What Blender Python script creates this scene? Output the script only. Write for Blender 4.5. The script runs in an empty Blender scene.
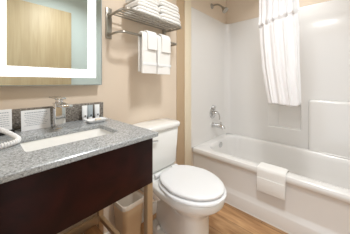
import bpy, bmesh, math, random
from mathutils import Vector, Matrix, noise

random.seed(7)
SC = bpy.context.scene
COL = SC.collection
PI = math.pi
W = 1.15            # plane of the wall behind vanity, toilet and tub taps
XR, YF = 2.33, -0.50

# ------------------------------------------------------------------ camera
cd = bpy.data.cameras.new('camera')
cam = bpy.data.objects.new('camera', cd)
COL.objects.link(cam)
cam.location = (0, 0, 1.111)
cam.rotation_euler = (PI/2, 0, -math.radians(47.657))
cd.sensor_fit = 'HORIZONTAL'
cd.sensor_width = 36
cd.lens = 36*178.419/350
cd.shift_y = -(117-82.099)/350
cd.clip_start = 0.02
SC.camera = cam

# ------------------------------------------------------------------ world, light, exposure
wd = bpy.data.worlds.new('world')
SC.world = wd
wd.use_nodes = True
bg = wd.node_tree.nodes['Background']
bg.inputs[0].default_value = (0.93, 0.96, 1.0, 1)
bg.inputs[1].default_value = 1.35
SC.view_settings.view_transform = 'Standard'
SC.view_settings.look = 'None'
SC.view_settings.gamma = 1
SC.view_settings.use_curve_mapping = False
SC.view_settings.exposure = 0.26
LAMP_W = 14.5         # ceiling lamp power (W)
LAMP_POS = (0.66, 0.15)
ALCOVE_W = 3.6       # added unseen downlight over the tub (W)
STRIP_E = 1.2       # mirror light strips

# ------------------------------------------------------------------ helpers
def lin(c):
    return tuple(((x/255)/12.92 if x/255 <= .04045 else ((x/255+.055)/1.055)**2.4) for x in c)

def mat(name, rgb, rough=.5, metal=0, coat=0, spec=None, noise_amt=0, noise_scale=30, bump=0, bump_scale=200,
        trans=0, emit=0, sheen=0, alpha=1):
    m = bpy.data.materials.new(name)
    m.use_nodes = True
    nt = m.node_tree
    b = nt.nodes['Principled BSDF']
    c = lin(rgb)
    b.inputs['Base Color'].default_value = (*c, 1)
    b.inputs['Roughness'].default_value = rough
    b.inputs['Metallic'].default_value = metal
    b.inputs['Coat Weight'].default_value = coat
    b.inputs['Coat Roughness'].default_value = .08
    if spec is not None: b.inputs['Specular IOR Level'].default_value = spec
    if trans: b.inputs['Transmission Weight'].default_value = trans
    if alpha < 1: b.inputs['Alpha'].default_value = alpha
    if sheen: b.inputs['Sheen Weight'].default_value = sheen
    if emit:
        b.inputs['Emission Color'].default_value = (*c, 1)
        b.inputs['Emission Strength'].default_value = emit
    tc = nt.nodes.new('ShaderNodeTexCoord')
    n = nt.nodes.new('ShaderNodeTexNoise')
    n.inputs['Scale'].default_value = noise_scale
    n.inputs['Detail'].default_value = 5
    nt.links.new(tc.outputs['Object'], n.inputs['Vector'])
    if noise_amt:
        r = nt.nodes.new('ShaderNodeValToRGB')
        r.color_ramp.elements[0].position = .3
        r.color_ramp.elements[1].position = .7
        r.color_ramp.elements[0].color = (*[x*(1-noise_amt) for x in c], 1)
        r.color_ramp.elements[1].color = (*[min(1, x*(1+noise_amt)) for x in c], 1)
        nt.links.new(n.outputs['Fac'], r.inputs[0])
        nt.links.new(r.outputs[0], b.inputs['Base Color'])
    if bump:
        n2 = nt.nodes.new('ShaderNodeTexNoise')
        n2.inputs['Scale'].default_value = bump_scale
        n2.inputs['Detail'].default_value = 3
        nt.links.new(tc.outputs['Object'], n2.inputs['Vector'])
        bp = nt.nodes.new('ShaderNodeBump')
        bp.inputs['Strength'].default_value = bump
        bp.inputs['Distance'].default_value = .003
        nt.links.new(n2.outputs['Fac'], bp.inputs['Height'])
        nt.links.new(bp.outputs[0], b.inputs['Normal'])
    return m

def wood(name, c1, c2, scale=(30, 30, 2.5), rough=.45, planks=None, coat=0, spec=.5):
    m = bpy.data.materials.new(name)
    m.use_nodes = True
    nt = m.node_tree
    b = nt.nodes['Principled BSDF']
    b.inputs['Roughness'].default_value = rough
    b.inputs['Coat Weight'].default_value = coat
    b.inputs['Specular IOR Level'].default_value = spec
    tc = nt.nodes.new('ShaderNodeTexCoord')
    mp = nt.nodes.new('ShaderNodeMapping')
    mp.inputs['Scale'].default_value = scale
    nt.links.new(tc.outputs['Object'], mp.inputs[0])
    n = nt.nodes.new('ShaderNodeTexNoise')
    n.inputs['Scale'].default_value = 1.0
    n.inputs['Detail'].default_value = 6
    n.inputs['Distortion'].default_value = 1.2
    nt.links.new(mp.outputs[0], n.inputs['Vector'])
    r = nt.nodes.new('ShaderNodeValToRGB')
    r.color_ramp.elements[0].position = .3
    r.color_ramp.elements[1].position = .72
    r.color_ramp.elements[0].color = (*lin(c1), 1)
    r.color_ramp.elements[1].color = (*lin(c2), 1)
    nt.links.new(n.outputs['Fac'], r.inputs[0])
    out = r.outputs[0]
    if planks:
        mp2 = nt.nodes.new('ShaderNodeMapping')
        mp2.inputs['Rotation'].default_value = (0, 0, PI/2)
        nt.links.new(tc.outputs['Object'], mp2.inputs[0])
        bt = nt.nodes.new('ShaderNodeTexBrick')
        bt.inputs['Scale'].default_value = 1
        bt.inputs['Brick Width'].default_value = planks[0]
        bt.inputs['Row Height'].default_value = planks[1]
        bt.inputs['Mortar Size'].default_value = .0018
        bt.inputs['Color1'].default_value = (.78, .78, .78, 1)
        bt.inputs['Color2'].default_value = (1.12, 1.1, 1.08, 1)
        bt.inputs['Mortar'].default_value = (.3, .27, .25, 1)
        bt.offset = .37
        nt.links.new(mp2.outputs[0], bt.inputs['Vector'])
        mx = nt.nodes.new('ShaderNodeMix')
        mx.data_type = 'RGBA'
        mx.blend_type = 'MULTIPLY'
        mx.inputs[0].default_value = 1
        nt.links.new(out, mx.inputs[6])
        nt.links.new(bt.outputs['Color'], mx.inputs[7])
        out = mx.outputs[2]
    nt.links.new(out, b.inputs['Base Color'])
    return m

def granite(name, base, dark, light, sc):
    m = bpy.data.materials.new(name)
    m.use_nodes = True
    nt = m.node_tree
    b = nt.nodes['Principled BSDF']
    b.inputs['Roughness'].default_value = .22
    tc = nt.nodes.new('ShaderNodeTexCoord')
    n = nt.nodes.new('ShaderNodeTexNoise')
    n.inputs['Scale'].default_value = sc
    n.inputs['Detail'].default_value = 3
    n.inputs['Roughness'].default_value = .7
    nt.links.new(tc.outputs['Object'], n.inputs['Vector'])
    r = nt.nodes.new('ShaderNodeValToRGB')
    e = r.color_ramp.elements
    e[0].position, e[0].color = .36, (*lin(dark), 1)
    e[1].position, e[1].color = .66, (*lin(light), 1)
    k = e.new(.47); k.color = (*lin(base), 1)
    k = e.new(.55); k.color = (*lin(base), 1)
    nt.links.new(n.outputs['Fac'], r.inputs[0])
    nt.links.new(r.outputs[0], b.inputs['Base Color'])
    return m

M = {}
M['wall'] = mat('wall_paint', (228, 211, 191), .75, noise_amt=.02, noise_scale=4, bump=.08, bump_scale=250)
M['wall_tan'] = mat('tan_strip', (196, 170, 138), .7, bump=.05)
M['wall_cream'] = mat('cream_paint', (236, 222, 196), .6, bump=.04)
M['wall_grey'] = mat('cool_grey_paint', (206, 216, 214), .75, bump=.06)
M['ceiling'] = mat('ceiling_paint', (240, 236, 228), .85, bump=.1)
M['white_trim'] = mat('white_trim_paint', (236, 230, 220), .45)
M['floor'] = wood('oak_plank_floor', (158, 114, 74), (208, 166, 120), scale=(22, 3, 3), rough=.42, planks=(1.2, .15))
M['door'] = wood('pale_oak_veneer', (180, 157, 122), (196, 175, 141), scale=(26, 26, 1.6), rough=.5)
M['cabinet'] = wood('espresso_wood', (26, 7, 6), (48, 14, 11), scale=(7, 7, 9), rough=.42, spec=.2)
M['shelfwood'] = wood('slat_oak', (136, 92, 56), (184, 136, 90), scale=(30, 4, 30), rough=.5)
M['granite'] = granite('grey_granite', (160, 163, 164), (112, 112, 112), (198, 201, 202), 180)
M['granite_shaded'] = granite('shaded_granite', (128, 121, 113), (70, 64, 59), (182, 175, 166), 120)  # the countertop granite again, with the backsplash's shade put into its darker colour
M['ceramic'] = mat('white_ceramic', (240, 239, 235), .12, coat=.5)
M['acrylic'] = mat('white_acrylic', (233, 230, 226), .2, coat=.4, bump=.02, bump_scale=12)
M['chrome'] = mat('chrome', (215, 215, 215), .1, 1)
M['nickel'] = mat('brushed_nickel', (172, 167, 158), .28, 1)
M['bronze'] = mat('champagne_metal', (182, 156, 124), .4, .6)
M['towel'] = mat('white_terry', (243, 240, 235), .95, sheen=.3, bump=.9, bump_scale=330)
M['curtain'] = mat('white_curtain_fabric', (240, 238, 238), .85, sheen=.2, bump=.25, bump_scale=500, trans=0)
M['paper'] = mat('white_card', (236, 238, 240), .5)
M['ink'] = mat('grey_ink', (176, 182, 190), .6)
M['black'] = mat('black_plastic', (26, 26, 28), .35)
M['plastic_white'] = mat('white_plastic', (238, 238, 238), .3)
M['bottle_clear'] = mat('grey_gel_bottle', (168, 178, 184), .15, coat=.4)
M['bottle_white'] = mat('white_bottle', (240, 242, 243), .25)
M['bin'] = mat('beige_plastic', (214, 186, 150), .45)
M['liner'] = mat('clear_bin_liner', (240, 232, 220), .3, alpha=.55)
M['mirror'] = mat('mirror_glass', (222, 228, 224), .01, 1)
M['alum'] = mat('grey_frame', (168, 174, 174), .35, .8)
M['strip'] = mat('light_strip', (250, 252, 255), .5, emit=STRIP_E)
M['lamp'] = mat('lamp_diffuser', (255, 240, 214), .5, emit=3)
M['rubber'] = mat('dark_rubber', (60, 58, 56), .6)
M['soap'] = mat('wrapped_soap', (226, 214, 196), .5)
M['caulk'] = mat('caulk', (222, 214, 202), .6)

ROOT = {}
def rootloc(o):
    while o.parent: o = o.parent
    return Vector(o.location)

def obj(name, bm, m, parent=None, smooth=True, angle=40):
    me = bpy.data.meshes.new(name)
    bmesh.ops.recalc_face_normals(bm, faces=bm.faces)
    if parent is not None:
        bmesh.ops.translate(bm, verts=bm.verts, vec=-rootloc(parent))
    bm.to_mesh(me)
    bm.free()
    me.materials.append(M[m] if isinstance(m, str) else m)
    if smooth:
        me.polygons.foreach_set('use_smooth', [True]*len(me.polygons))
        me.set_sharp_from_angle(angle=math.radians(angle))
    o = bpy.data.objects.new(name, me)
    COL.objects.link(o)
    if parent is not None: o.parent = parent
    return o

def thing(name, label, cat, loc, group=None):
    o = bpy.data.objects.new(name, None)
    COL.objects.link(o)
    o.location = loc
    o.empty_display_size = .05
    return tag(o, label, cat, group)

def tag(o, label, cat, group=None):
    o['label'] = label
    o['category'] = cat
    if group: o['group'] = group
    return o

def struct(name, bm, m, parent=None, **k):
    o = obj(name, bm, m, parent, **k)
    if parent is None: o['kind'] = 'structure'
    return o

def B(): return bmesh.new()

def box(bm, x0, x1, y0, y1, z0, z1, bev=0, seg=2, rz=0, taper=None):
    mtx = Matrix.Translation(((x0+x1)/2, (y0+y1)/2, (z0+z1)/2)) @ Matrix.Rotation(rz, 4, 'Z') @ \
        Matrix.Diagonal((abs(x1-x0), abs(y1-y0), abs(z1-z0), 1))
    r = bmesh.ops.create_cube(bm, size=1, matrix=mtx)
    vs = r['verts']
    if bev:
        es = list({e for v in vs for e in v.link_edges})
        bmesh.ops.bevel(bm, geom=es, offset=bev, segments=seg, profile=.5, affect='EDGES')
    return bm

def rings(bm, rs, cap0=False, cap1=False, closed=True):
    """loft a list of rings (lists of Vectors with equal length)"""
    vr = [[bm.verts.new(p) for p in r] for r in rs]
    n = len(rs[0])
    for a, b in zip(vr, vr[1:]):
        for i in range(n if closed else n-1):
            j = (i+1) % n
            bm.faces.new((a[i], a[j], b[j], b[i]))
    if cap0: bm.faces.new(vr[0])
    if cap1: bm.faces.new(list(reversed(vr[-1])))
    return vr

def tube(bm, pts, r, n=10, cap=True, closed=False):
    pts = [Vector(p) for p in pts]
    rs = []
    up = Vector((0, 0, 1))
    N = len(pts)
    prev = None
    for i, p in enumerate(pts):
        if closed: t = pts[(i+1) % N]-pts[i-1]
        else: t = pts[min(i+1, N-1)]-pts[max(i-1, 0)]
        t.normalize()
        if prev is None:
            a = t.cross(up) if abs(t.z) < .95 else t.cross(Vector((1, 0, 0)))
        else:
            a = prev-t*prev.dot(t)
        a.normalize()
        prev = a
        b = t.cross(a)
        rr = r[i] if isinstance(r, (list, tuple)) else r
        rs.append([p+a*rr*math.cos(k*2*PI/n)+b*rr*math.sin(k*2*PI/n) for k in range(n)])
    if closed: rs.append(rs[0])
    rings(bm, rs, cap and not closed, cap and not closed)
    if closed: bmesh.ops.remove_doubles(bm, verts=bm.verts, dist=1e-6)
    return bm

def smooth_path(pts, it=3):
    pts = [Vector(p) for p in pts]
    for _ in range(it):
        q = [pts[0]]
        for a, b in zip(pts, pts[1:]):
            q += [a*.75+b*.25, a*.25+b*.75]
        q.append(pts[-1])
        pts = q
    return pts

def cyl(bm, c, axis, r, h, n=24, bev=0):
    """cylinder starting at c along axis; r may be list of (t, radius)"""
    c = Vector(c); axis = Vector(axis).normalized()
    a = axis.cross(Vector((0, 0, 1))) if abs(axis.z) < .9 else axis.cross(Vector((1, 0, 0)))
    a.normalize(); b = axis.cross(a)
    prof = r if isinstance(r, list) else ([(0, r), (h, r)] if not bev else [(0, r-bev), (bev*.3, r-bev*.3), (bev, r), (h-bev, r), (h-bev*.3, r-bev*.3), (h, r-bev)])
    rings(bm, [[c+axis*t+(a*math.cos(k*2*PI/n)+b*math.sin(k*2*PI/n))*rr for k in range(n)] for t, rr in prof], True, True)
    return bm

def rrect(x0, x1, y0, y1, rad, z, n=8):
    """rounded rectangle ring in plan, n points per corner"""
    pts = []
    for cx, cy, a0 in ((x1-rad, y1-rad, 0), (x0+rad, y1-rad, PI/2), (x0+rad, y0+rad, PI), (x1-rad, y0+rad, 1.5*PI)):
        for k in range(n):
            a = a0+PI/2*k/(n-1)
            pts.append(Vector((cx+rad*math.cos(a), cy+rad*math.sin(a), z)))
    return pts

# ------------------------------------------------------------------ room shell
T = .10
struct('floor', box(B(), -.13, XR+T, YF-T, W+T, -.08, 0), 'floor')
struct('ceiling', box(B(), -.13, XR+T, YF-T, W+T, 2.44, 2.52), 'ceiling')
struct('wall_back', box(B(), -.13, XR+T, W, W+T, 0, 2.44), 'wall')
wr = B()   # with the stud bay that takes the moulded soap niche
box(wr, XR, XR+T, YF, W, 0, .58)
box(wr, XR, XR+T, YF, W, .89, 2.44)
box(wr, XR, XR+T, YF, .27, .58, .89)
box(wr, XR, XR+T, .63, W, .58, .89)
struct('wall_right', wr, 'wall')
struct('wall_front', box(B(), -.13, XR+T, YF-T, YF, 0, 2.44), 'wall_grey')
# left wall with the doorway the camera stands in
wl = B()
box(wl, -.13, -.03, .42, W, 0, 2.44)
box(wl, -.13, -.03, YF, .42, 2.06, 2.44)
struct('wall_left', wl, 'wall')
# wall that closes the foot of the tub alcove
struct('wall_alcove', box(B(), 1.50, XR, YF, -.405, 0, 2.44), 'wall')
# vertical strips beside the tub: a darker tan one and a cream board
struct('wall_strip', box(B(), 1.283, 1.397, W-.006, W, 0, 2.44, .001), 'wall_tan')
struct('trim_2', box(B(), 1.397, 1.502, W-.014, W, 0, 2.44, .003), 'wall_cream')
struct('baseboard_back', box(B(), -.03, 1.283, W-.012, W, 0, .1, .003), 'white_trim')
struct('baseboard_front', box(B(), .87, 1.5, YF, YF+.012, 0, .1, .003), 'white_trim')
struct('trim_3', box(B(), -.03, -.015, .42, .48, 0, 2.12, .003), 'white_trim')

# open door leaf lying along the wall opposite the mirror
dx0, dx1, dy0, dy1 = -.025, .835, -.485, -.445
door = struct('door_1', box(B(), dx0, dx1, dy0, dy1, .012, 2.04, .002), 'door')
h = B()
cyl(h, (.765, dy1, .95), (0, 1, 0), .027, .012, bev=.003)
cyl(h, (.765, dy1+.01, .95), (0, 1, 0), .010, .04)
tube(h, [(.765, dy1+.05, .95), (.70, dy1+.052, .95), (.65, dy1+.05, .95)], .009)
obj('door_handle', h, 'nickel', door)

# ------------------------------------------------------------------ bathtub
TX0, TX1, TY0, TY1, TZ = 1.530, 2.322, -.400, W-.004, .413
tub = thing('bathtub', 'white acrylic alcove bathtub with a flat rim and stepped front apron', 'bathtub', ((TX0+TX1)/2, .37, 0))
n = 12
def inner(x0, x1, y0, y1, r, z): return rrect(x0, x1, y0, y1, r, z, n)
s = B()
rs = [rrect(TX0+.010, TX1, TY0, TY1, .006, TZ-.03, n), rrect(TX0+.003, TX1, TY0, TY1, .006, TZ-.010, n),
      rrect(TX0+.008, TX1, TY0, TY1, .01, TZ-.002, n), rrect(TX0+.018, TX1, TY0, TY1, .015, TZ, n),
      inner(1.615, 2.262, -.315, 1.062, .16, TZ), inner(1.625, 2.255, -.305, 1.054, .155, TZ-.004),
      inner(1.636, 2.247, -.295, 1.045, .15, TZ-.016), inner(1.645, 2.240, -.280, 1.038, .145, TZ-.05),
      inner(1.665, 2.222, -.230, 1.020, .14, TZ-.18), inner(1.690, 2.200, -.150, .998, .14, TZ-.29),
      inner(1.725, 2.170, -.080, .960, .13, TZ-.335), inner(1.80, 2.10, 0, .88, .10, TZ-.35)]
rings(s, rs, False, True)
obj('tub_shell', s, 'acrylic', tub, angle=60)
# front apron, extruded profile
prof = [(TX0+.02, TZ-.004), (TX0+.006, TZ-.006), (TX0, TZ-.016), (TX0, TZ-.040), (TX0+.006, TZ-.05), (TX0+.017, TZ-.058),
        (TX0+.020, TZ-.075), (TX0+.020, .150), (TX0+.018, .135), (TX0+.004, .108), (TX0, .098), (TX0, .0), (TX0+.03, 0), (TX0+.03, TZ-.03)]
a = B()
rings(a, [[Vector((x, y, z)) for x, z in prof] for y in (TY0, -.1, .4, .8, TY1)], True, True)
obj('apron', a, 'acrylic', tub, angle=50)
cx, cz = 1.94, .365
o_ = B(); cyl(o_, (cx, 1.0325, cz), (0, -1, -.12), [(0, .034), (.006, .034), (.011, .028), (.013, .006)], .02)
obj('overflow_plate', o_, 'chrome', tub)
o_ = B(); cyl(o_, (cx, .80, .0625), (0, 0, 1), [(0, .03), (.004, .03), (.006, .02)], .01)
obj('drain', o_, 'chrome', tub)
c_ = B(); box(c_, TX0-.006, TX0+.004, TY0, TY1, 0, .006, .002)
obj('caulk_line', c_, 'caulk', tub)

# ------------------------------------------------------------------ moulded surround
SZ0, SZ1 = TZ+.001, 1.912
sur = thing('tub_surround', 'glossy white moulded three-wall surround above the bathtub', 'tub surround', (2.0, .37, TZ))
SX, SY1, SY0 = 2.312, 1.141, -.392
def plan(off, rad=.085):
    """outline of the surround walls; off>0 moves towards the room walls"""
    pts = []
    x = SX+off; y1 = SY1+off; y0 = SY0-off; r = rad+off
    for q in (1.505, 1.53, 1.6, 1.7, 1.8, 1.9, 2.0, 2.1, 2.18): pts.append((q, y1))
    for k in range(9):
        t = PI/2-PI/2*k/8
        pts.append((x-r+r*math.cos(t), y1-r+r*math.sin(t)))
    for q in (.98, .85, .72, NY1 := .615, .5, .4, NY0 := .285, .2, .05, -.1, -.22): pts.append((x, q))
    for k in range(9):
        t = -PI/2*k/8
        pts.append((x-r+r*math.cos(t), y0+r+r*math.sin(t)))
    for q in (2.1, 2.0, 1.9, 1.8, 1.7, 1.6, 1.505): pts.append((q, y0))
    return pts
NZ0, NZ1 = .588, .87
sm = B()
levels = [(SZ0, .0), (NZ0, 0), (NZ1, 0), (1.2, 0), (1.6, 0), (SZ1-.014, 0), (SZ1-.004, .004), (SZ1, .010), (SZ1, .0125)]
grid = []
for z, off in levels:
    grid.append([sm.verts.new((x, min(max(y, -.404), W-.001), z)) for x, y in plan(off)])
base = plan(0)
for i in range(len(levels)-1):
    for j in range(len(base)-1):
        ya, yb = base[j][1], base[j+1][1]
        hole = i == 1 and abs(base[j][0]-SX) < 1e-6 and abs(base[j+1][0]-SX) < 1e-6 and ya < .616 and yb > .284
        if not hole:
            sm.faces.new((grid[i][j], grid[i][j+1], grid[i+1][j+1], grid[i+1][j]))
# return of the two front edges to the wall
for j, yw in ((0, W-.001), (len(base)-1, -.404)):
    prev = None
    for i in range(len(levels)):
        v = sm.verts.new((1.503, yw, levels[i][0]))
        if prev: sm.faces.new((grid[i-1][j], grid[i][j], v, prev))
        prev = v
obj('wall_panels', sm, 'acrylic', sur, angle=40)
# recessed soap niche
nb = B()
fr = [(SX, .615, NZ1), (SX, .285, NZ1), (SX, .285, NZ0), (SX, .615, NZ0)]
mid = [(SX+.008, .607, NZ1-.008), (SX+.008, .290, NZ1-.008), (SX+.008, .290, NZ0+.006), (SX+.008, .607, NZ0+.006)]
bk = [(SX+.050, .510, NZ1-.03), (SX+.050, .297, NZ1-.03), (SX+.050, .297, NZ0+.010), (SX+.050, .510, NZ0+.010)]
rings(nb, [[Vector(p) for p in r] for r in (fr, mid, bk)], False, True)
obj('soap_niche', nb, 'acrylic', sur, angle=20)
rp = B(); box(rp, SX-.045, SX+.008, -.37, .222, SZ0-.06, .932, .030, 5)
cut = bmesh.ops.bisect_plane(rp, geom=rp.verts[:]+rp.edges[:]+rp.faces[:], plane_co=(0, 0, SZ0+.0002), plane_no=(0, 0, 1), clear_inner=True)
bmesh.ops.holes_fill(rp, edges=[e for e in cut['geom_cut'] if isinstance(e, bmesh.types.BMEdge)])
obj('raised_panel', rp, 'acrylic', sur)
rl = B(); tube(rl, smooth_path([(SX-.040, .135, .416), (SX-.046, .115, .417), (SX-.050, .02, .417), (SX-.050, -.24, .417), (SX-.04, -.28, .416)]), .008)
obj('ledge_bead', rl, 'acrylic', sur)

# ------------------------------------------------------------------ tub fittings
FX = 1.94
v = thing('shower_valve', 'chrome round shower valve plate with lever handle on the tub wall', 'shower valve', (FX, SY1, .74))
p = B(); cyl(p, (FX, SY1, .735), (0, -1, 0), [(0, .072), (.004, .072), (.010, .062), (.014, .03)], .02, 32)
obj('escutcheon', p, 'chrome', v)
p = B(); cyl(p, (FX, SY1-.012, .735), (0, -1, 0), [(0, .028), (.045, .026), (.052, .02)], .05)
cyl(p, (FX, SY1-.002, .80), (0, -1, 0), [(0, .03), (.03, .028), (.036, .02)], .05)
obj('valve_body', p, 'chrome', v)
p = B(); tube(p, smooth_path([(FX, SY1-.055, .735), (FX+.03, SY1-.066, .735), (FX+.045, SY1-.07, .70), (FX+.046, SY1-.07, .65)]), .009)
obj('lever', p, 'chrome', v)
t = thing('tub_spout', 'chrome tub filler spout below the shower valve', 'tub spout', (FX, SY1, .59))
p = B(); cyl(p, (FX, SY1, .585), (0, -1, 0), [(0, .034), (.008, .034), (.012, .026)], .02)
obj('flange', p, 'chrome', t)
p = B(); tube(p, [(FX, SY1-.008, .588), (FX, SY1-.06, .588), (FX, SY1-.115, .584), (FX, SY1-.14, .574), (FX, SY1-.15, .556)], [.025, .026, .026, .024, .02], 16)
obj('spout', p, 'chrome', t)
p = B(); cyl(p, (FX, SY1-.115, .605), (0, 0, 1), [(0, .006), (.018, .006), (.019, .009), (.026, .009), (.029, .005)], .03, 12)
obj('diverter_knob', p, 'chrome', t)
sh = thing('shower_head', 'small chrome shower head on a bent arm high on the beige wall', 'shower head', (FX, W, 2.05))
p = B(); cyl(p, (FX, W, 2.05), (0, -1, 0), [(0, .034), (.006, .032), (.014, .02), (.016, .012)], .02)
obj('flange', p, 'nickel', sh)
arm = smooth_path([(FX, W, 2.05), (FX, W-.06, 2.055), (FX, W-.10, 2.04), (FX, W-.145, 1.995)])
p = B(); tube(p, arm, .0105, 12)
obj('arm', p, 'nickel', sh)
p = B(); cyl(p, (FX, W-.138, 2.002), (0, -.62, -.78), [(0, .012), (.02, .016), (.03, .018), (.045, .030), (.066, .038), (.072, .036), (.074, .004)], .1, 28)
obj('spray_head', p, 'nickel', sh)

# ------------------------------------------------------------------ shower curtain
rod = thing('curtain_rod', 'chrome shower curtain rod spanning the tub alcove above the picture', 'curtain rod', (1.56, .37, 2.04))
p = B(); cyl(p, (1.56, -.405, 2.04), (0, 1, 0), .0125, W+.405)
obj('rod', p, 'chrome', rod)
for y, d in ((-.405, 1), (W, -1)):
    p = B(); cyl(p, (1.56, y, 2.04), (0, d, 0), [(0, .03), (.006, .03), (.02, .016)], .02)
    obj('wall_flange', p, 'chrome', rod)
cur = thing('shower_curtain', 'white fabric shower curtain bunched together with its hem lifted above the tub', 'shower curtain', (1.56, .34, 2.02))
def curtain_bm():
    bm = B()
    NS, NZ = 150, 90
    zt, zb = 2.02, .935
    gridv = []
    for i in range(NZ+1):
        z = zt+(zb-zt)*i/NZ
        row = []
        f = (zt-z)/(zt-zb)
        yl = .485-.035*max(0, (1.6-z)/.66)**1.0-.035*max(0, (1.25-z)/.3)**1.2 if z < 1.6 else .485
        yr = .222-.005*f-.022*max(0, 1-abs(z-1.35)/.5)*0
        yr = .225-.035*f
        pouf = 0
        if z >= 1.60: pouf = (.022)*math.exp(-((z-1.605)/.05)**2)
        elif z > 1.575: pouf = -.012*(1-(1.60-z)/.025)
        for j in range(NS+1):
            s = j/NS
            y = yl+(yr-yl)*s
            top = z >= 1.6
            amp = .012*(1-.3*f) if top else .0045+.003*f
            ph = s*2*PI*(6.5 if top else 4.0)
            x = 1.555+amp*math.sin(ph+.5*math.sin(3*s+z*.9))+.003*math.sin(ph*2.3+z*2)
            x += -pouf*(.6+.4*math.sin(ph*.7+1)) + .03*abs(2*s-1)**3
            x += .006*noise.noise(Vector((s*6, z*4, 3)))
            y += .004*math.cos(ph)+.006*noise.noise(Vector((s*3, z*3, 9)))
            zz = z
            if i == NZ: zz += .006*math.sin(s*6)+(.025*max(0, (s-.86)/.14))
            elif i > NZ-8: zz += (i-NZ+8)/8*(.006*math.sin(s*6)+(.025*max(0, (s-.86)/.14)))
            # slanted tuck line: lower on the left end
            zz += (s-.5)*.05*math.exp(-((z-1.6)/.12)**2)
            row.append(bm.verts.new((x, y, zz)))
        gridv.append(row)
    for i in range(NZ):
        for j in range(NS):
            bm.faces.new((gridv[i][j], gridv[i][j+1], gridv[i+1][j+1], gridv[i+1][j]))
    return bm
co = obj('curtain_fabric', curtain_bm(), 'curtain', cur, angle=80)
md = co.modifiers.new('thick', 'SOLIDIFY'); md.thickness = .003; md.offset = 0
for k in range(8):
    yy = .235+.032*k
    p = B(); tube(p, [(1.56+.022*math.cos(a), yy, 2.035+.022*math.sin(a)) for a in [q*2*PI/20 for q in range(20)]], .002, 8, closed=True)
    obj('curtain_ring', p, 'chrome', cur)

# ------------------------------------------------------------------ vanity
VX0, VX1, VYF, VZ0, CT = -.015, .524, .612, .662, .868
CZ = .887
van = thing('vanity', 'dark espresso wood bathroom vanity on slim metal legs under the granite top', 'vanity', (.26, .87, 0))
p = B()
box(p, VX0, VX1, VYF, VYF+.022, VZ0, CT, .002)
obj('front_panel', p, 'cabinet', van)
p = B(); box(p, VX1-.02, VX1, VYF+.0225, W-.004, VZ0, CT, .002)
obj('side_panel', p, 'cabinet', van)
p = B(); box(p, VX0, VX0+.02, VYF+.0225, W-.004, VZ0, CT, .002)
obj('side_panel', p, 'cabinet', van)
LX = (VX0+.004, VX1-.028)
for x in LX:
    for y in (VYF+.002, 1.085):
        p = B(); box(p, x, x+.03, y, y+.028, 0, VZ0-.0005, .002)
        obj('leg', p, 'bronze', van)
    p = B(); box(p, x+.004, x+.026, VYF+.03, 1.085, .255, .282, .002)
    obj('side_rail', p, 'bronze', van)
p = B(); box(p, LX[0]+.03, LX[1], 1.088, 1.110, .236, .282, .002)
obj('back_rail', p, 'bronze', van)
p = B()
for k in range(6):
    y = .635+k*.074
    pass
for k in range(6):
    x0 = LX[0]+.032+k*.077
    box(p, x0, x0+.072, VYF+.035, 1.086, .228, .244, .002)
obj('slatted_shelf', p, 'shelfwood', van)

# granite top with a rectangular cut-out, bevelled
KX0, KX1, KY0, KY1 = .100, .430, .735, .930
top = thing('countertop', 'speckled grey granite countertop with a cut-out for the sink', 'countertop', (.26, .87, CT))
def slab():
    bm = B()
    ox0, ox1, oy0, oy1 = -.028, .543, .592, W-.002
    N = 6
    def R(x0, x1, y0, y1, r, z): return rrect(x0, x1, y0, y1, r, z, N)
    rs = [R(KX0, KX1, KY0, KY1, .016, CT), R(KX0, KX1, KY0, KY1, .016, CZ-.002), R(KX0-.002, KX1+.002, KY0-.002, KY1+.002, .018, CZ),
          R(ox0+.003, ox1-.003, oy0+.003, oy1-.001, .006, CZ), R(ox0, ox1, oy0, oy1, .008, CZ-.003), R(ox0, ox1, oy0, oy1, .008, CT+.002), R(ox0+.002, ox1-.002, oy0+.002, oy1-.001, .007, CT), R(KX0, KX1, KY0, KY1, .016, CT)]
    rings(bm, rs)
    bmesh.ops.remove_doubles(bm, verts=bm.verts, dist=1e-5)
    return bm
obj('slab', slab(), 'granite', top, angle=30)
p = B(); box(p, -.028, .541, W-.030, W-.002, CZ+.0003, CZ+.095, .003)
bs = obj('backsplash', p, 'granite_shaded', top)
bs['label'] = 'brownish grey granite backsplash, colour darkened for shade'

sink = thing('sink', 'white rectangular undermount sink set into the granite countertop', 'sink', (.265, .83, .75))
p = B()
rs = [rrect(KX0-.014, KX1+.014, KY0-.014, KY1+.014, .03, CT-.001), rrect(KX0-.002, KX1+.002, KY0-.002, KY1+.002, .02, CT-.001),
      rrect(KX0, KX1, KY0, KY1, .02, CT-.006), rrect(KX0+.008, KX1-.020, KY0+.008, KY1-.008, .03, CT-.04),
      rrect(KX0+.02, KX1-.075, KY0+.018, KY1-.018, .035, CT-.085),
      rrect(KX0+.04, KX1-.12, KY0+.04, KY1-.04, .03, CT-.1)]
rings(p, rs, False, True)
obj('basin', p, 'ceramic', sink, angle=60)
p = B(); cyl(p, (.24, .83, CT-.0995), (0, 0, 1), [(0, .022), (.002, .022), (.003, .014)], .01)
obj('drain', p, 'chrome', sink)

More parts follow.
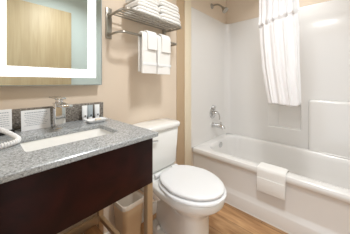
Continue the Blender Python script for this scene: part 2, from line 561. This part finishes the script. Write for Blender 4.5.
# faucet
fx, fy = .262, 1.000
fa = thing('faucet', 'square chrome single-lever faucet behind the sink', 'faucet', (fx, fy, CZ))
p = B(); box(p, fx-.026, fx+.026, fy-.026, fy+.026, CZ+.0002, CZ+.005, .001)
obj('base_plate', p, 'chrome', fa)
p = B(); box(p, fx-.022, fx+.022, fy-.022, fy+.022, CZ+.005, CZ+.124, .002)
obj('body', p, 'chrome', fa)
p = B(); box(p, fx-.021, fx+.021, fy-.125, fy-.0225, CZ+.112, CZ+.123, .002)
obj('spout', p, 'chrome', fa)
p = B(); cyl(p, (fx, fy, CZ+.1242), (0, 0, 1), .017, .018, bev=.002)
obj('cartridge', p, 'chrome', fa)
p = B(); box(p, fx-.022, fx+.022, fy-.03, fy+.095, CZ+.142, CZ+.149, .002)
obj('lever', p, 'chrome', fa)

# info cards
def card(name, x0, x1, y, z, hgt, lean, label, rows, yaw=0, base=False):
    o = thing(name, label, 'card', ((x0+x1)/2, y, z), 'printed cards on the vanity counter')
    w = x1-x0
    def face(bm, a0, a1, h0, h1, t0, t1):
        vs = []
        for t in (t0, t1):
            for a, hh in ((a0, h0), (a1, h0), (a1, h1), (a0, h1)):
                yy = y+hh*lean-t
                xx = x0+a
                # turn about the card's middle
                dxx = xx-(x0+x1)/2; dyy = yy-y
                vs.append(bm.verts.new(((x0+x1)/2+dxx*math.cos(yaw)-dyy*math.sin(yaw), y+dxx*math.sin(yaw)+dyy*math.cos(yaw), z+hh)))
        q = vs
        for f in ((0, 1, 2, 3), (7, 6, 5, 4), (0, 4, 5, 1), (1, 5, 6, 2), (2, 6, 7, 3), (3, 7, 4, 0)):
            bm.faces.new([q[i] for i in f])
    p = B(); face(p, 0, w, .0005, hgt, -.0015, 0)
    sheet = obj('sheet', p, 'paper', o, smooth=False)
    # folded back leg so it stands
    p = B()
    for a0, a1 in ((w*.05, w*.95),):
        vs = []
        for t in (0, .0012):
            for a, hh, yy in ((a0, hgt*.98, y+hgt*.98*lean+.0025+t), (a1, hgt*.98, y+hgt*.98*lean+.0025+t), (a1, .0005, y+hgt*lean*2+.006+t), (a0, .0005, y+hgt*lean*2+.006+t)):
                dxx = x0+a-(x0+x1)/2; dyy = yy-y
                vs.append(p.verts.new(((x0+x1)/2+dxx*math.cos(yaw)-dyy*math.sin(yaw), y+dxx*math.sin(yaw)+dyy*math.cos(yaw), z+hh)))
        for f in ((0, 1, 2, 3), (7, 6, 5, 4), (0, 4, 5, 1), (1, 5, 6, 2), (2, 6, 7, 3), (3, 7, 4, 0)):
            p.faces.new([vs[i] for i in f])
    obj('back_leg', p, 'paper', o, smooth=False)
    p = B()
    rnd = random.Random(3)
    for k, (h0, a0, a1, th) in enumerate(rows):
        x = a0
        while x < a1:
            ww = rnd.uniform(.004, .010)
            face(p, w*x, min(w*a1, w*x+ww), hgt*h0, hgt*h0+th, .0002, .0006)
            x += ww/w+.0016/w
    t = obj('printed_text', p, 'ink', sheet, smooth=False)
    if base:
        p = B(); box(p, x0-.004, x1+.008, y-.012, y+.020, z-.017, z+.0002, .002)
        b = obj('stand', p, 'black', o); b['label'] = 'black plastic stand'
    return o
rows = [(.84, .12, .88, .0045)]+[(.74-.085*k, .10+.10*((k*7) % 3)/3, .9-.12*((k*5) % 4)/4, .0026) for k in range(7)]
card('info_card', .128, .240, 1.055, CZ, .092, .16, 'white folded card with grey print standing beside the faucet', rows, base=False)
rows2 = [(.82, .1, .9, .004)]+[(.7-.1*k, .08, .92-.1*((k*3) % 3), .0026) for k in range(6)]
card('info_card', -.01, .096, 1.045, CZ+.018, .088, .13, 'white printed card in a black stand at the left end of the counter', rows2, base=True)

# coiled cord at the left of the counter
def cord():
    bm = B()
    R0 = CZ+.0116
    path = smooth_path([(-.02, .985, R0+.052), (.02, .985, R0+.045), (.065, .955, R0+.024), (.092, .91, R0+.006), (.100, .870, R0),
                        (.085, .842, R0), (.045, .820, R0), (-.018, .800, R0)], 4)
    # cumulative length
    L = [0]
    for a, b in zip(path, path[1:]): L.append(L[-1]+(b-a).length)
    tot = L[-1]
    def at(d):
        d = max(0, min(tot, d))
        for i in range(len(L)-1):
            if L[i+1] >= d:
                t = (d-L[i])/max(1e-9, L[i+1]-L[i]); return path[i].lerp(path[i+1], t), (path[i+1]-path[i]).normalized()
        return path[-1], (path[-1]-path[-2]).normalized()
    pts = []
    turns = 40
    N = turns*14
    for k in range(N+1):
        d = tot*k/N
        c, t = at(d)
        side = t.cross(Vector((0, 0, 1))).normalized()
        a = k/14*2*PI
        pts.append(c+side*.006*math.cos(a)+Vector((0, 0, 1))*.006*math.sin(a))
    tube(bm, pts, .0036, 7)
    return bm
tag(obj('coiled_cord', cord(), 'plastic_white'), 'white coiled cord lying in a loop on the left of the counter', 'cord')

# amenity tray, soap and bottles
tr = thing('amenity_tray', 'small white curved tray at the right end of the counter by the backsplash', 'tray', (.455, 1.02, CZ))
p = B()
x0, x1, y0, y1 = .392, .500, .968, 1.040
rings(p, [rrect(x0+.02, x1-.02, y0+.015, y1-.015, .012, CZ+.0005), rrect(x0+.006, x1-.006, y0+.006, y1-.006, .014, CZ+.004),
          rrect(x0, x1, y0, y1, .016, CZ+.016), rrect(x0+.0025, x1-.0025, y0+.0025, y1-.0025, .015, CZ+.016),
          rrect(x0+.009, x1-.009, y0+.009, y1-.009, .013, CZ+.0065), rrect(x0+.022, x1-.022, y0+.017, y1-.017, .011, CZ+.004)], True, True)
obj('dish', p, 'plastic_white', tr, angle=60)
p = B(); box(p, .440, .470, .992, 1.018, CZ+.0046, CZ+.018, .004, 3)
tag(obj('wrapped_soap', p, 'soap'), 'small cream wrapped soap lying in the white amenity tray', 'soap')
def bottle(x, y, m, label):
    o = thing('toiletry_bottle', label, 'bottle', (x, y, CZ), 'toiletry bottles against the backsplash')
    p = B()
    cyl(p, (x, y, CZ+.0003), (0, 0, 1), [(0, .010), (.002, .012), (.012, .0125), (.016, .011)], .02, 20)
    c = obj('cap', p, 'plastic_white', o)
    p = B()
    rs = []
    for t, wx, wy in ((.0163, .010, .009), (.019, .0145, .011), (.03, .0155, .0115), (.062, .0155, .009), (.08, .0155, .004), (.087, .0155, .0022)):
        rs.append([Vector((x+wx*math.cos(k*PI/12), y+wy*math.sin(k*PI/12), CZ+t)) for k in range(24)])
    rings(p, rs, True, True)
    bdy = obj('tube', p, m, o)
    p = B(); box(p, x-.004, x+.004, y-.0137, y-.0116, CZ+.023, CZ+.031, .0005)
    obj('logo_mark', p, 'black', bdy)
    return o
bottle(.415, 1.093, 'bottle_white', 'white toiletry tube nearest the faucet against the granite backsplash')
bottle(.448, 1.096, 'bottle_clear', 'grey toiletry tube in the middle of the three by the backsplash')
bottle(.489, 1.096, 'bottle_white', 'white toiletry tube at the right end of the granite backsplash')

# ------------------------------------------------------------------ lit mirror
mx0, mx1, mz0, mz1, my = -.002, .522, 1.093, 1.86, 1.101
mi = thing('lit_mirror', 'rectangular wall mirror with a glowing white border strip above the vanity', 'mirror', ((mx0+mx1)/2, W, mz0))
p = B(); box(p, mx0+.02, mx1-.02, my+.008, W-.001, mz0+.02, mz1-.02, .002)
obj('housing', p, 'alum', mi)
def frame_bm(x0, x1, z0, z1, w, y0, y1):
    bm = B()
    rs = []
    for (a, yy) in ((0, y0), (w, y0), (w, y1), (0, y1), (0, y0)):
        rs.append([Vector((x0+a, yy, z0+a)), Vector((x1-a, yy, z0+a)), Vector((x1-a, yy, z1-a)), Vector((x0+a, yy, z1-a))])
    rings(bm, rs)
    bmesh.ops.remove_doubles(bm, verts=bm.verts, dist=1e-6)
    return bm
obj('frame', frame_bm(mx0, mx1, mz0, mz1, .004, my-.0015, my+.0078), 'alum', mi, smooth=False)
p = B(); box(p, mx0+.004, mx1-.004, my, my+.0075, mz0+.004, mz1-.004)
obj('glass', p, 'mirror', mi, smooth=False)
sx0, sx1, sz0 = .034, .484, 1.137
obj('light_strip', frame_bm(sx0, sx1, sz0, mz1-.044, .048, my-.0010, my-.0002), 'strip', mi, smooth=False)

# ------------------------------------------------------------------ towel rack
RX0, RX1 = .590, 1.130
rk = thing('towel_rack', 'brushed nickel wall towel shelf with a hanging bar beside the mirror', 'towel rack', (.83, W, 1.5))
for x in (RX0, RX1-.015):
    p = B(); box(p, x-.021, x+.021, W-.012, W-.0005, 1.405, 1.612, .004, 3)
    pl = obj('wall_plate', p, 'nickel', rk)
    for z in (1.562, 1.430):
        p = B(); cyl(p, (x, W-.011, z), (0, -1, 0), [(0, .016), (.008, .015), (.014, .011)], .02, 16)
        obj('mount_collar', p, 'nickel', pl)
SHZ, SYF = 1.560, .948
p = B()
tube(p, smooth_path([(RX0, W-.02, SHZ), (RX0, 1.05, SHZ), (RX0, SYF+.09, SHZ), (RX0, SYF+.03, SHZ), (RX0+.012, SYF, SHZ), (RX0+.07, SYF, SHZ), (.83, SYF, SHZ),
                     (RX1-.07, SYF, SHZ), (RX1-.012, SYF, SHZ), (RX1, SYF+.03, SHZ), (RX1, SYF+.09, SHZ), (RX1, 1.05, SHZ), (RX1-.01, W-.02, SHZ)], 3), .0085, 12)
obj('shelf_frame', p, 'nickel', rk)
for y in (.985, 1.022, 1.06, 1.10):
    p = B(); cyl(p, (RX0, y, SHZ), (1, 0, 0), .0045, RX1-RX0, 10)
    obj('shelf_rod', p, 'nickel', rk)
BY, BZ = .995, 1.430
p = B()
tube(p, smooth_path([(RX0, W-.02, BZ), (RX0, BY+.06, BZ), (RX0+.008, BY+.005, BZ), (RX0+.06, BY, BZ), (.83, BY, BZ), (RX1-.06, BY, BZ), (RX1-.008, BY+.005, BZ), (RX1, BY+.06, BZ), (RX1-.01, W-.02, BZ)], 3), .008, 12)
obj('hanging_bar', p, 'nickel', rk)

# towels
def drape(x0, x1, yb, zb, rb, z_front, z_back, th, seed, wob=.003, axis='x', nx=14):
    """cloth folded over a bar: closed sheet of thickness th"""
    bm = B()
    prof = []
    nz = 16
    for k in range(nz+1): prof.append((yb-rb, z_front+(zb-z_front)*k/nz, 1-k/nz))
    for k in range(1, 8):
        a = PI-PI*k/8
        prof.append((yb+rb*math.cos(a), zb+rb*math.sin(a), 0))
    for k in range(nz+1): prof.append((yb+rb, zb+(z_back-zb)*k/nz, k/nz))
    rows = []
    for i, (y, z, f) in enumerate(prof):
        j0 = prof[max(i-1, 0)]; j1 = prof[min(i+1, len(prof)-1)]
        t = Vector((0, j1[0]-j0[0], j1[1]-j0[1])).normalized()
        nrm = Vector((0, -t.z, t.y))
        ra, rb_ = [], []
        for j in range(nx+1):
            x = x0+(x1-x0)*j/nx
            d = wob*f*math.sin(j/nx*7+seed)+wob*1.3*noise.noise(Vector((x*14+seed, y*3, z*10)))
            xe = x+wob*noise.noise(Vector((seed, z*9, j*.0)))
            edge = .35 if j in (0, nx) else 1
            c = Vector((xe, y, z))
            ra.append(c+nrm*(th/2*edge+d))
            rb_.append(c+nrm*(-th/2*edge+d))
        rows.append(ra+list(reversed(rb_)))
    rings(bm, rows, True, True)
    return bm
def hem_band(x0, x1, y, z0, z1, th):
    p = B(); box(p, x0, x1, y-th/2, y+th/2, z0, z1, th*.3); return p
for i, (x0, x1, zf, lab) in enumerate(((.738, .868, 1.172, 'left long white hand towel folded over the rack bar'),
                                       (.877, 1.012, 1.170, 'right long white hand towel folded over the rack bar'))):
    o = tag(obj('hand_towel', drape(x0, x1, BY, BZ+.002, .020, zf, zf+.012, .018, i*3.1, .002), 'towel', angle=60), lab, 'towel', 'long towels hanging from the rack bar')
    bnd = obj('woven_band', hem_band(x0+.001, x1-.001, BY-.0305, zf+.055, zf+.075, .0025), 'plastic_white', o)
for i, (x0, x1, zf, lab) in enumerate(((.777, .862, 1.338, 'white washcloth draped over the left long hanging towel'),
                                       (.908, 1.000, 1.334, 'white washcloth draped over the right long hanging towel'))):
    tag(obj('washcloth', drape(x0, x1, BY, BZ+.003, .0365, zf, zf+.01, .010, i*2+9, .0015), 'towel', angle=60), lab, 'washcloth', 'washcloths over the hanging towels')

def folded(x0, x1, y0, y1, z0, th, seed, layers=3):
    """a towel folded into a soft slab: front edge shows stacked folds"""
    bm = B()
    prof = []
    lay = th/layers
    # closed profile in y-z: front side (y0) wavy with rounded folds
    for k in range(layers):
        zc = z0+lay*(k+.5)
        for q in range(7):
            a = -PI/2+PI*q/6
            prof.append((y0+lay*.5-lay*.5*math.cos(a)+.002*(k % 2), zc+lay*.49*math.sin(a)))
    for q in range(9):
        a = PI/2-PI*q/8
        prof.append((y1-th*.4+th*.4*math.cos(a), z0+th/2+th/2*math.sin(a)))
    nx = 14
    rws = []
    for j in range(nx+1):
        s = j/nx
        e = 1-.28*abs(2*s-1)**8
        x = x0+(x1-x0)*s
        row = []
        for (y, z) in prof:
            d = .003*noise.noise(Vector((x*12+seed, y*12, z*14)))
            zz = z0+(z-z0)*e+max(d, -.0005) if z > z0+.004 else z
            row.append(Vector((x, y+d+(1-e)*.02*(1 if y < (y0+y1)/2 else -1), zz)))
        rws.append(row)
    rings(bm, rws, True, True)
    return bm
zs = SHZ+.0115
zz = zs
for k, (th, lab) in enumerate(((.046, 'folded white towel at the bottom of the left stack on the rack'), (.044, 'folded white towel second from bottom in the left rack stack'),
                               (.042, 'folded white towel third from bottom in the left rack stack'))):
    tag(obj('folded_towel', folded(.690+.006*k, .893-.004*k, .952+.005*k, 1.128, zz, th, k*5, 2), 'towel', angle=70), lab, 'towel', 'towels stacked on the left of the rack')
    zz += th+.0035
zz = zs
for k, (th, lab) in enumerate(((.056, 'thick folded bath towel at the bottom of the right stack on the rack'), (.052, 'thick folded bath towel second from bottom in the right rack stack'),
                               (.05, 'thick folded bath towel topmost of the right rack stack'))):
    tag(obj('folded_towel', folded(.900, 1.122-.006*k, .950+.006*k, 1.130, zz, th, 40+k*5, 2), 'towel', angle=70), lab, 'bath towel', 'bath towels stacked on the right of the rack')
    zz += th+.0035

# bath mat folded over tub rim (runs across the rim, hanging outside)
def rim_towel():
    bm = B()
    prof = [(1.672, TZ-.10), (1.660, TZ-.055), (1.648, TZ-.012), (1.636, TZ+.007), (1.615, TZ+.011), (1.575, TZ+.011), (1.542, TZ+.011), (1.528, TZ+.007), (1.522, TZ-.004), (1.520, TZ-.02),
            (1.519, .34), (1.519, .30), (1.519, .27), (1.519, .243)]
    dn = []
    for a, b in zip(prof, prof[1:]):
        for k in range(3): dn.append((a[0]+(b[0]-a[0])*k/3, a[1]+(b[1]-a[1])*k/3))
    dn.append(prof[-1])
    th = .010
    rws = []
    ny = 16
    for i, (x, z) in enumerate(dn):
        a = dn[max(i-1, 0)]; b = dn[min(i+1, len(dn)-1)]
        t = Vector((b[0]-a[0], 0, b[1]-a[1])).normalized()
        nrm = Vector((t.z, 0, -t.x))
        if nrm.z < -.1 or (abs(nrm.z) < .3 and (nrm.x > 0) == (x < 1.58)): nrm = -nrm
        ra, rb = [], []
        drop = max(0, (TZ-z)/.17) if x < 1.53 else 0
        for j in range(ny+1):
            s = j/ny
            y = .284+.200*s+.004*drop*math.sin(s*3)
            d = .0015*noise.noise(Vector((x*20, y*18, z*18)))+.0025*drop*(1+math.sin(s*9+1))
            e = .5 if j in (0, ny) else 1
            zz = z-.006*s*drop
            ra.append(Vector((x, y, zz))+nrm*(th*.5*e+d))
            rb.append(Vector((x, y, zz))+nrm*(-th*.4*e+d))
        rws.append(ra+list(reversed(rb)))
    rings(bm, rws, True, True)
    return bm
bmat = tag(obj('bath_mat', rim_towel(), 'towel', angle=60), 'white terry bath mat draped over the front rim of the bathtub', 'bath mat')
p = B()
box(p, 1.503, 1.5115, .288, .480, .245, .352, .003)
obj('folded_flap', p, 'towel', bmat)

# ------------------------------------------------------------------ toilet
tcx = .922
to = thing('toilet', 'white two-piece toilet with closed lid between the vanity and the bathtub', 'toilet', (tcx, .8, 0))
def egg(hw, yf, yw, yb, z, nb=3.0, nf=2.0, N=48, cx=None, tp=0, tpow=1.6):
    """ring: front tip at yf, widest at yw, back at yb"""
    cx = tcx if cx is None else cx
    pts = []
    for k in range(N):
        a = 2*PI*k/N
        c, s = math.cos(a), math.sin(a)
        if s < 0: e, L = 2/nf, yw-yf
        else: e, L = 2/nb, yb-yw
        w = hw*(1-tp*(abs(s)**e)**tpow) if s > 0 else hw
        pts.append(Vector((cx+w*math.copysign(abs(c)**e, c), yw+L*math.copysign(abs(s)**e, s), z)))
    return pts
p = B()
rs = [egg(.108, .590, .68, 1.035, .0005, 2.2, 2.6, tp=.50, tpow=.9), egg(.107, .588, .68, 1.035, .03, 2.2, 2.6, tp=.52, tpow=.8), egg(.100, .592, .68, 1.03, .10, 2.2, 2.6, tp=.55, tpow=.7),
      egg(.097, .592, .68, 1.02, .20, 2.2, 2.5, tp=.55, tpow=.7), egg(.098, .588, .68, 1.01, .29, 2.2, 2.4, tp=.48, tpow=.8), egg(.114, .566, .70, 1.0, .325, 2.5, 2.2, tp=.38, tpow=1), egg(.146, .525, .72, .99, .360, 2.6, 2.1, tp=.15),
      egg(.169, .494, .73, .985, .384, 2.8, 2.05), egg(.178, .481, .73, .985, .400, 3, 2.05), egg(.180, .478, .73, .985, .430, 3, 2.05), egg(.175, .484, .73, .98, .441, 3, 2.05), egg(.13, .53, .72, .90, .441, 2.4, 2)]
rings(p, rs, True, True)
obj('bowl', p, 'ceramic', to, angle=70)
p = B()   # rear deck that carries the tank
rings(p, [rrect(tcx-.11, tcx+.11, .90, 1.115, .03, .30), rrect(tcx-.15, tcx+.15, .90, 1.118, .03, .37), rrect(tcx-.17, tcx+.17, .90, 1.12, .03, .42), rrect(tcx-.17, tcx+.17, .90, 1.12, .03, .436), rrect(tcx-.162, tcx+.162, .908, 1.112, .03, .442)], True, True)
obj('tank_deck', p, 'ceramic', to, angle=60)
p = B()   # seat ring (closed under the lid)
rings(p, [egg(.178, .480, .72, .905, .4415, 5, tp=.36), egg(.186, .470, .72, .908, .446, 5, tp=.36), egg(.186, .470, .72, .908, .456, 5, tp=.36), egg(.180, .478, .72, .904, .4605, 5, tp=.36)], True, True)
obj('seat', p, 'plastic_white', to, angle=60)
p = B()
rings(p, [egg(.166, .492, .72, .905, .4655, 5, tp=.38), egg(.174, .482, .72, .908, .470, 5, tp=.38), egg(.175, .481, .72, .908, .479, 5, tp=.38), egg(.170, .487, .72, .904, .4845, 5, tp=.38), egg(.155, .508, .72, .89, .4875, 4.5, tp=.38), egg(.09, .60, .73, .83, .489, 3, tp=.3)], True, True)
obj('seat_lid', p, 'plastic_white', to, angle=60)
for sx in (-.085, .085):
    p = B(); cyl(p, (tcx+sx-.028, .924, .463), (1, 0, 0), .014, .056, 16, bev=.003)
    hg = obj('hinge', p, 'plastic_white', to)
# tank
p = B()
TY = W-.012
def trect(hw, y0, z, r=.035): return rrect(tcx-hw, tcx+hw, y0, TY, r, z, 8)
rings(p, [trect(.150, 1.005, .4425), trect(.170, .985, .450), trect(.178, .975, .470), trect(.192, .962, .745), trect(.190, .964, .748)], True, True)
obj('tank', p, 'ceramic', to, angle=60)
p = B()
rings(p, [trect(.192, .960, .7485), trect(.201, .952, .754), trect(.203, .949, .775), trect(.200, .953, .787), trect(.190, .965, .793), trect(.12, 1.02, .796, .02)], True, True)
obj('tank_lid', p, 'ceramic', to, angle=60)
p = B()
cyl(p, (tcx-.13, .9655, .70), (0, -1, 0), .014, .01, 16, bev=.002)
tube(p, [(tcx-.13, .952, .70), (tcx-.10, .948, .697), (tcx-.065, .948, .692)], .007)
obj('flush_lever', p, 'chrome', to)
for sx in (-1, 1):
    p = B(); cyl(p, (tcx+sx*.062, .945, .070), (0, 0, 1), [(0, .017), (.012, .016), (.020, .012), (.024, .003)], .03, 18)
    obj('bolt_cap', p, 'ceramic', to)
p = B()   # foot flange at the floor
rings(p, [egg(.088, .76, .90, 1.04, .0005, 3, 2.4), egg(.088, .76, .90, 1.04, .05, 3, 2.4), egg(.082, .767, .90, 1.035, .066, 3, 2.4), egg(.06, .80, .90, 1.01, .074, 3, 2.4)], True, True)
obj('foot', p, 'ceramic', to, angle=60)

# ------------------------------------------------------------------ waste bin
bx0, bx1, by0, by1, bz = .598, .765, .968, 1.128, .330
bn = thing('waste_bin', 'beige plastic waste bin with a clear liner on the floor beside the vanity leg', 'waste bin', (.68, 1.05, 0))
p = B()
def br(i, z, r=.03): return rrect(bx0+i, bx1-i, by0+i, by1-i, r, z, 8)
rings(p, [br(.024, .0006), br(.020, .004), br(.012, .15), br(.011, .152), br(.010, .22), br(.0075, .223), br(.004, bz-.018), br(-.001, bz-.016), br(-.001, bz-.002), br(.001, bz), br(.004, bz),
          br(.0055, bz-.01), br(.022, .012)], True, True)
obj('bucket', p, 'bin', bn, angle=50)
p = B()
rs = []
for i, (ins, z) in enumerate(((-.0025, bz-.022), (-.0025, bz-.008), (-.001, bz+.003), (.005, bz+.003), (.010, bz-.02), (.016, bz-.08), (.03, bz-.16), (.05, bz-.2))):
    ring = br(ins, z)
    if i in (0, 4, 5, 6): ring = [q+Vector((0, 0, .010*noise.noise(q*40+Vector((i, 0, 0)))))+ (Vector((bx0/2+bx1/2, by0/2+by1/2, q.z))-q)*(.04*(1+noise.noise(q*60)) if i > 3 else 0) for q in ring]
    rs.append(ring)
rings(p, rs, False, True)
obj('liner', p, 'liner', bn, angle=80)

# ------------------------------------------------------------------ ceiling lamp
lp = thing('ceiling_lamp', 'round flush ceiling lamp above the middle of the bathroom, out of frame', 'ceiling lamp', (*LAMP_POS, 2.44))
p = B(); cyl(p, (*LAMP_POS, 2.44), (0, 0, -1), [(0, .15), (.02, .15), (.022, .14)], .02, 40)
obj('lamp_base', p, 'nickel', lp)
p = B(); cyl(p, (*LAMP_POS, 2.4175), (0, 0, -1), [(0, .138), (.02, .135), (.04, .11), (.05, .06), (.052, .005)], .02, 40)
obj('diffuser', p, 'lamp', lp)
ld = bpy.data.lights.new('lamp_light', 'AREA')
ld.shape = 'DISK'; ld.size = .26; ld.spread = math.radians(150); ld.energy = LAMP_W; ld.color = (.93, .965, 1.0)
lo = bpy.data.objects.new('lamp_light', ld); COL.objects.link(lo)
lo.location = (0, 0, -.08); lo.parent = lp

dl = thing('added_fill_light', 'added unseen downlight in the ceiling over the bathtub, out of frame', 'fill_light', (1.93, .30, 2.44))  # unseen lamp added to brighten the tub alcove
p = B(); cyl(p, (1.93, .30, 2.4395), (0, 0, -1), [(0, .085), (.004, .085), (.008, .078)], .01, 32)
obj('trim_ring', p, 'white_trim', dl)
p = B(); cyl(p, (1.93, .30, 2.4312), (0, 0, -1), [(0, .07), (.004, .06), (.005, .01)], .01, 32)
obj('lens', p, 'lamp', dl)
l2 = bpy.data.lights.new('added_fill_area', 'AREA')
l2.shape = 'DISK'; l2.size = .13; l2.energy = ALCOVE_W; l2.color = (.94, .97, 1.0); l2.spread = math.radians(125)
lo = bpy.data.objects.new('added_fill_area', l2); COL.objects.link(lo)
lo.location = (0, 0, -.02); lo.parent = dl
